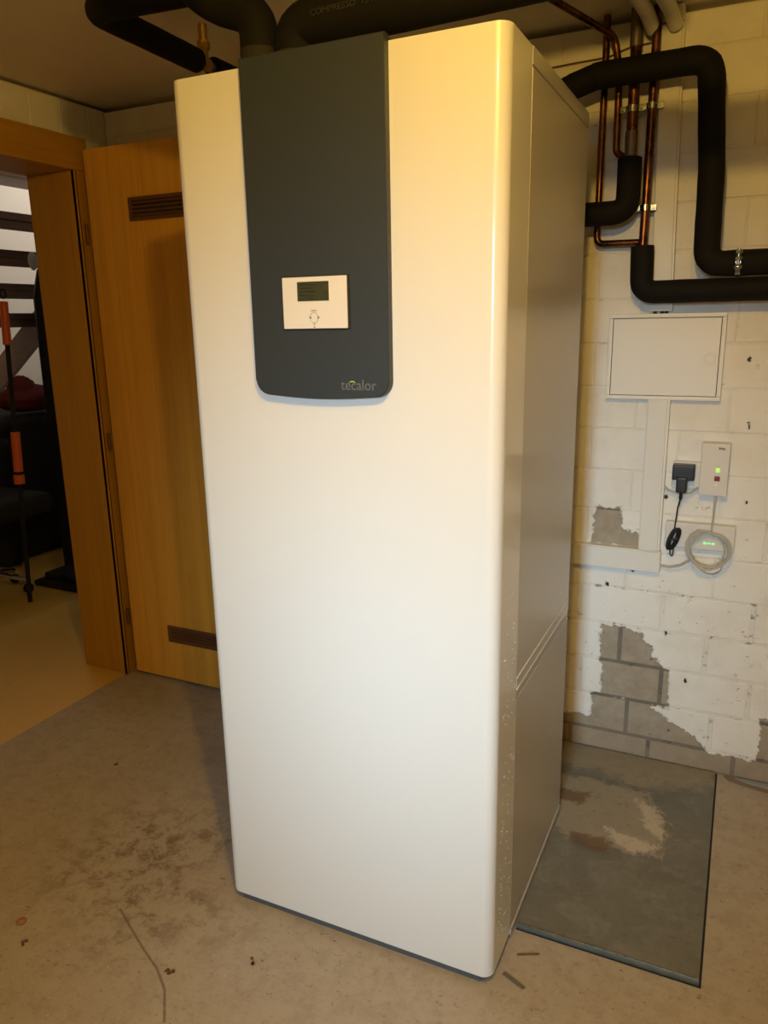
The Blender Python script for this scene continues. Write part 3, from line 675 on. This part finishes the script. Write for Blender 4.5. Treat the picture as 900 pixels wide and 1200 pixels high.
obj('cord_bundle', bundle, M_BCABLE, pg)
rp = thing('network_repeater', 'white plug-in network repeater with lime lights and a small red button', 'repeater', (0.338, YB, 0.924))
obj('housing', lambda bm: box(bm, 0.297, 0.374, 1.040, YB, 0.929, 1.084, 0.0025, 3), M_DEV, rp)
for k in range(4):
    obj('signal_light', lambda bm: box(bm, 0.3395, 0.3505, 1.0392, 1.041, 1.0005+0.0046*k, 1.0028+0.0046*k), M_LIMELED if k < 3 else M_PRINT, rp)
obj('button', lambda bm: box(bm, 0.3375, 0.3525, 1.0385, 1.041, 0.9735, 0.9880, 0.0006), M_RED, rp, label='dark red square button')
obj('status_light', lambda bm: cyl(bm, (0.344, 1.0388, 0.962), (0.344, 1.041, 0.962), 0.0014, 10), M_LIMELED, rp)
text('device_print', 'fritz', 0.0105, (0.3515, 1.0396, 1.0665), M_INK, rp, bold=0.0003)
bx = thing('network_device', 'flat white network box with three green lights, low on the wall behind the coiled cable', 'network device', (0.31, YB, 0.756))
obj('housing', lambda bm: box(bm, 0.212, 0.408, 1.054, YB, 0.757, 0.836, 0.004, 3), M_DEV, bx)
for k in range(3):
    obj('status_light', lambda bm: ellipsoid(bm, (0.3265+0.0115*k, 1.0535, 0.779), 0.0042, 0.001, 0.0022, 12, 8), M_GREENLED, bx)
# coiled cable
cc_ = thing('network_cable', 'grey network cable hanging from the repeater in a round coil over the lower box', 'cable', (0.335, 1.03, 0.70))
def coil(bm):
    c = Vector((0.337, 1.036, 0.765)); pts = []
    for j in range(0, 14*6+1):
        a = 2*PI*j/14 + PI/2; R = 0.056 + 0.004*math.sin(j*0.37) + 0.003*math.cos(j*0.83); q = j/14
        pts.append(c + Vector((R*math.cos(a) + 0.0028*q - 0.007, -0.0016*q + 0.003*math.sin(j*1.3), R*0.99*math.sin(a) - 0.0018*q + 0.004)))
    pts[0] = c + Vector((0.004, 0, 0.056))
    tube(bm, pts, 0.0024, 0, 8)
    tube(bm, [c+Vector((0.045, 0, -0.02)), c+Vector((0.040, 0.018, -0.072)), c+Vector((0.01, 0.028, -0.089)), c+Vector((-0.03, 0.028, -0.066)), c+Vector((-0.048, 0.01, -0.03))], 0.0015, 0.03, 8)
obj('coil', coil, M_CABLE, cc_)
obj('lead', lambda bm: [tube(bm, [(0.344, 1.052, 0.925), (0.3435, 1.050, 0.90), (0.343, 1.042, 0.86), (0.342, 1.036, 0.822), (0.352, 1.034, 0.806)], 0.0024, 0.02, 8), box(bm, 0.340, 0.348, 1.048, 1.057, 0.906, 0.929, 0.001)], M_CABLE, cc_)
obj('network_cable', lambda bm: tube(bm, [(0.198, 1.060, 0.944), (0.212, 1.060, 0.932), (0.240, 1.060, 0.924), (0.275, 1.060, 0.927), (0.290, 1.058, 0.943), (0.300, 1.058, 0.950)], 0.0032, 0.01, 8), M_CABLE, None, True,
    label='short grey cable curving under the socket from trunking to repeater', category='cable')
obj('network_cable', lambda bm: tube(bm, [(0.200, 1.066, 0.690), (0.235, 1.060, 0.690), (0.262, 1.054, 0.700), (0.288, 1.044, 0.722), (0.300, 1.038, 0.735)], 0.0036, 0.02, 8), M_CABLE, None, True,
    label='grey cable leaving the trunking corner toward the hanging coil', category='cable')

# ------------------------------------------------------------------ litter on the floor
obj('washer', lambda bm: [torus(bm, (-1.132, -0.289, 0.0022), 0.0105, 0.0024, (0, 0, 1)), cyl(bm, (-1.132, -0.289, 0.0), (-1.132, -0.289, 0.0012), 0.010)], plain('dull_copper', (0.42, 0.20, 0.12), 0.5, metal=0.3), None, True, label='small coppery washer on the concrete floor at the left edge', category='washer')
def litter(name, label, cat, c, ang, l, w_, h_, mat):
    def b(bm):
        box(bm, -l/2, l/2, -w_/2, w_/2, 0, h_, min(w_, h_)*0.25, 1); box(bm, -l/2*0.9, l/2*0.9, -w_/5, w_/5, h_*0.8, h_*1.15)
        bmesh.ops.rotate(bm, verts=bm.verts, matrix=Matrix.Rotation(ang, 3, 'Z')); bmesh.ops.translate(bm, verts=bm.verts, vec=(c[0], c[1], 0))
    obj(name, b, mat, None, True, label=label, category=cat)
litter('metal_strip', 'short grey metal strip on the floor in front of the cabinet corner', 'metal scrap', (0.041, 0.040), -0.38, 0.058, 0.010, 0.003, plain('dull_scrap', (0.19, 0.17, 0.15), 0.5, metal=0.4))
litter('screw', 'thin dark screw lying between the cabinet base and the shaft cover', 'screw', (0.052, 0.125), 0.45, 0.052, 0.004, 0.003, M_GRILLE)
def leafbit(c, s):
    def b(bm):
        for k in range(4):
            a = random.uniform(0, PI); px, py = c[0]+random.uniform(-s, s), c[1]+random.uniform(-s, s); q = random.uniform(.4, 1)*s*0.7
            prism(bm, [(px+q*math.cos(a+t)*random.uniform(.5, 1), py+q*math.sin(a+t)*random.uniform(.5, 1)) for t in (0, 1.2, 2.5, 3.8, 5.1)], 2, 0.0, 0.0025)
    return b
for c, s, lab in [((-1.065, -0.333), 0.010, 'dark crumb of dirt beside the washer'), ((-0.69, -0.262), 0.011, 'dark crumbs of dirt at the end of the floor groove'), ((-1.43, 0.345), 0.008, 'lone dark crumb of dirt nearest the doorway'),
                  ((-0.53, -0.155), 0.009, 'dark crumbs of dirt left of the cabinet front edge')]:
    obj('dirt_crumb', leafbit(c, s), M_GRILLE, None, False, label=lab, category='dirt', group='dirt crumbs on the floor')
def rubble(bm):
    prism(bm, [(0.44, 1.084), (0.455, 1.06), (0.50, 1.045), (0.56, 1.035), (0.75, 1.02), (0.75, 1.085)], 2, 0.0, 0.002)
obj('broken_edge', rubble, M_MORTAR, None, False, kind='structure')
obj('foil_scrap', lambda bm: prism(bm, [(0.475, 1.080), (0.51, 1.062), (0.60, 1.055), (0.74, 1.05), (0.74, 1.083)], 2, 0.0022, 0.006), plain('blue_grey_foil', (0.30, 0.34, 0.37), 0.4), None, False,
    label='blue grey foil scrap in the broken floor edge under the wall', category='foil')

# ------------------------------------------------------------------ ceiling lamp (above the frame)
lp = thing('ceiling_lamp', 'bare bulb ceiling lamp with a white porcelain holder in front of the cabinet', 'lamp', (LAMP[0], LAMP[1], 2.16))
obj('lamp_holder', lambda bm: [cyl(bm, (LAMP[0], LAMP[1], 2.142), (LAMP[0], LAMP[1], 2.222), 0.018), cyl(bm, (LAMP[0], LAMP[1], 2.222), (LAMP[0], LAMP[1], ZC), 0.045)], M_BULB, lp)

# ------------------------------------------------------------------ next room
st = thing('open_staircase', 'brown open wooden staircase against the white wall beyond the doorway', 'staircase', (-3.9, 2.0, 0))
for k in range(5):
    xx = -3.42 - 0.25*k; zz = 2.262 - 0.19*k
    obj('tread', lambda bm: box(bm, xx-0.27, xx, 1.55, 2.85, zz, zz+0.045, 0.004), M_TREAD, st)
    if k < 5 and k > 0: obj('tread_rail', lambda bm: box(bm, xx-0.035, xx-0.015, 1.55, 2.85, zz-0.055, zz, 0.002), M_TREAD, st)
obj('stringer', lambda bm: prism(bm, [(-3.30, 2.42), (-5.19, 0.985), (-5.19, 0.76), (-3.30, 2.19)], 1, 2.85, 2.89), M_TREAD, st)
obj('stringer', lambda bm: prism(bm, [(-3.30, 2.42), (-5.19, 0.985), (-5.19, 0.76), (-3.30, 2.19)], 1, 1.505, 1.55), M_TREAD, st)
tl = thing('telescopic_tool', 'long black pole tool with orange grips and a hanging ring, leaning left of the coats', 'garden tool', (-3.1, 1.40, 0))
P0, P1 = Vector((-3.1, 1.512, 1.60)), Vector((-3.02, 1.36, 0.0))
L = lambda t: P0.lerp(P1, t)
obj('pole', lambda bm: cyl(bm, L(0.02), L(1.0), 0.012, 12), M_BLACKCLOTH, tl)
obj('grip', lambda bm: cyl(bm, L(0.015), L(0.15), 0.021, 14), M_ORANGE, tl, label='orange grip')
obj('lower_grip', lambda bm: [cyl(bm, L(0.43), L(0.56), 0.024, 14), cyl(bm, L(0.57), L(0.60), 0.028, 14)], M_ORANGE, tl, label='orange grip')
obj('ring', lambda bm: torus(bm, L(-0.01), 0.022, 0.005, (1, 0.3, 0)), M_BLACKCLOTH, tl)
def coat(bm):
    n = 20; rings = []
    for z, w_, d_ in [(0.0, 0.17, 0.12), (0.8, 0.17, 0.12), (1.3, 0.165, 0.11), (1.62, 0.16, 0.10), (1.76, 0.12, 0.07), (1.82, 0.04, 0.03)]:
        rings.append([bm.verts.new((-3.25 + (d_+0.012*math.cos(5*a))*math.cos(a), 2.02 + (w_+0.014*math.sin(6*a+z))*math.sin(a), z)) for a in [2*PI*k/n for k in range(n)]])
    for a, b in zip(rings, rings[1:]):
        for k in range(n): bm.faces.new([a[k], a[(k+1) % n], b[(k+1) % n], b[k]])
    bm.faces.new(rings[0][::-1]); bm.faces.new(rings[-1])
ct = thing('garment_bag', 'tall black garment bag standing on end just beyond the door jamb', 'garment bag', (-3.25, 2.02, 0.0))
obj('bag', coat, M_BLACKCLOTH, ct)
obj('hanger_hook', lambda bm: tube(bm, [(-3.25, 2.02, 1.80), (-3.25, 2.02, 1.88), (-3.25, 2.04, 1.91)], 0.004, 0.02, 8), M_CHROME, ct)
obj('pale_pouch', lambda bm: [ellipsoid(bm, (-3.22, 1.832, 1.80), 0.022, 0.026, 0.05)], M_PLASTER, None, True, label='small pale pouch at the shoulder of the black garment bag', category='pouch')
def sofa(bm):
    box(bm, -4.35, -3.66, 1.70, 2.9, 0.0, 0.90, 0.06, 3); box(bm, -4.35, -3.60, 1.70, 1.86, 0.0, 0.80, 0.05, 3)
ofc = thing('office_chair', 'black upholstered office chair with a chrome star base seen through the doorway', 'chair', (-3.32, 1.62, 0))
obj('backrest', lambda bm: [box(bm, -3.58, -3.49, 1.20, 1.68, 0.58, 1.02, 0.04, 3), cyl(bm, (-3.53, 1.44, 0.45), (-3.53, 1.44, 0.65), 0.03)], M_BLACKCLOTH, ofc)
obj('seat', lambda bm: box(bm, -3.56, -3.12, 1.18, 1.70, 0.42, 0.54, 0.045, 3), M_BLACKCLOTH, ofc)
obj('gas_column', lambda bm: cyl(bm, (-3.32, 1.36, 0.10), (-3.32, 1.36, 0.46), 0.026), M_BLACKCLOTH, ofc)
for k in range(5):
    a = 2*PI*k/5 + 0.55; ex, ey = -3.32+0.20*math.cos(a), 1.36+0.20*math.sin(a)
    obj('base_arm', lambda bm: tube(bm, [(-3.32, 1.36, 0.13), (ex, ey, 0.075)], 0.014, 0, 10), M_CHROME, ofc)
    obj('castor', lambda bm: cyl(bm, (ex-0.012, ey, 0.027), (ex+0.012, ey, 0.027), 0.026, 16), M_BLACKCLOTH, ofc)
obj('sofa', sofa, M_BLACKCLOTH, None, True, label='dark sofa standing under the stairs behind the office chair', category='sofa')
def cloth(bm):
    ellipsoid(bm, (-3.82, 2.20, 1.0), 0.15, 0.26, 0.085, 24, 12, 0.05); ellipsoid(bm, (-3.80, 2.13, 1.05), 0.07, 0.10, 0.10, 18, 10, 0.06)
obj('red_blanket', cloth, M_REDCLOTH, None, True, label='crumpled dark red blanket lying on the dark sofa', category='blanket')
tray = thing('boot_tray', 'low black tray on the ochre floor just beyond the door jamb', 'tray', (-3.0, 1.80, 0))
obj('tray_body', lambda bm: [box(bm, -3.22, -2.86, 1.56, 1.82, 0.0, 0.035, 0.01, 2), box(bm, -3.18, -2.90, 1.60, 1.80, 0.035, 0.075, 0.015, 2)], M_BLACKCLOTH, tray)
obj('buckle', lambda bm: ellipsoid(bm, (-2.93, 1.63, 0.078), 0.018, 0.012, 0.006), M_CHROME, tray, label='shiny metal buckle')
obj('storage_box', lambda bm: [box(bm, -3.42, -3.20, 2.22, 2.50, 0.0, 0.26, 0.004), box(bm, -3.43, -3.19, 2.21, 2.51, 0.20, 0.24, 0.002)], M_CARD, None, True, label='beige cardboard box half hidden behind the door jamb', category='box')
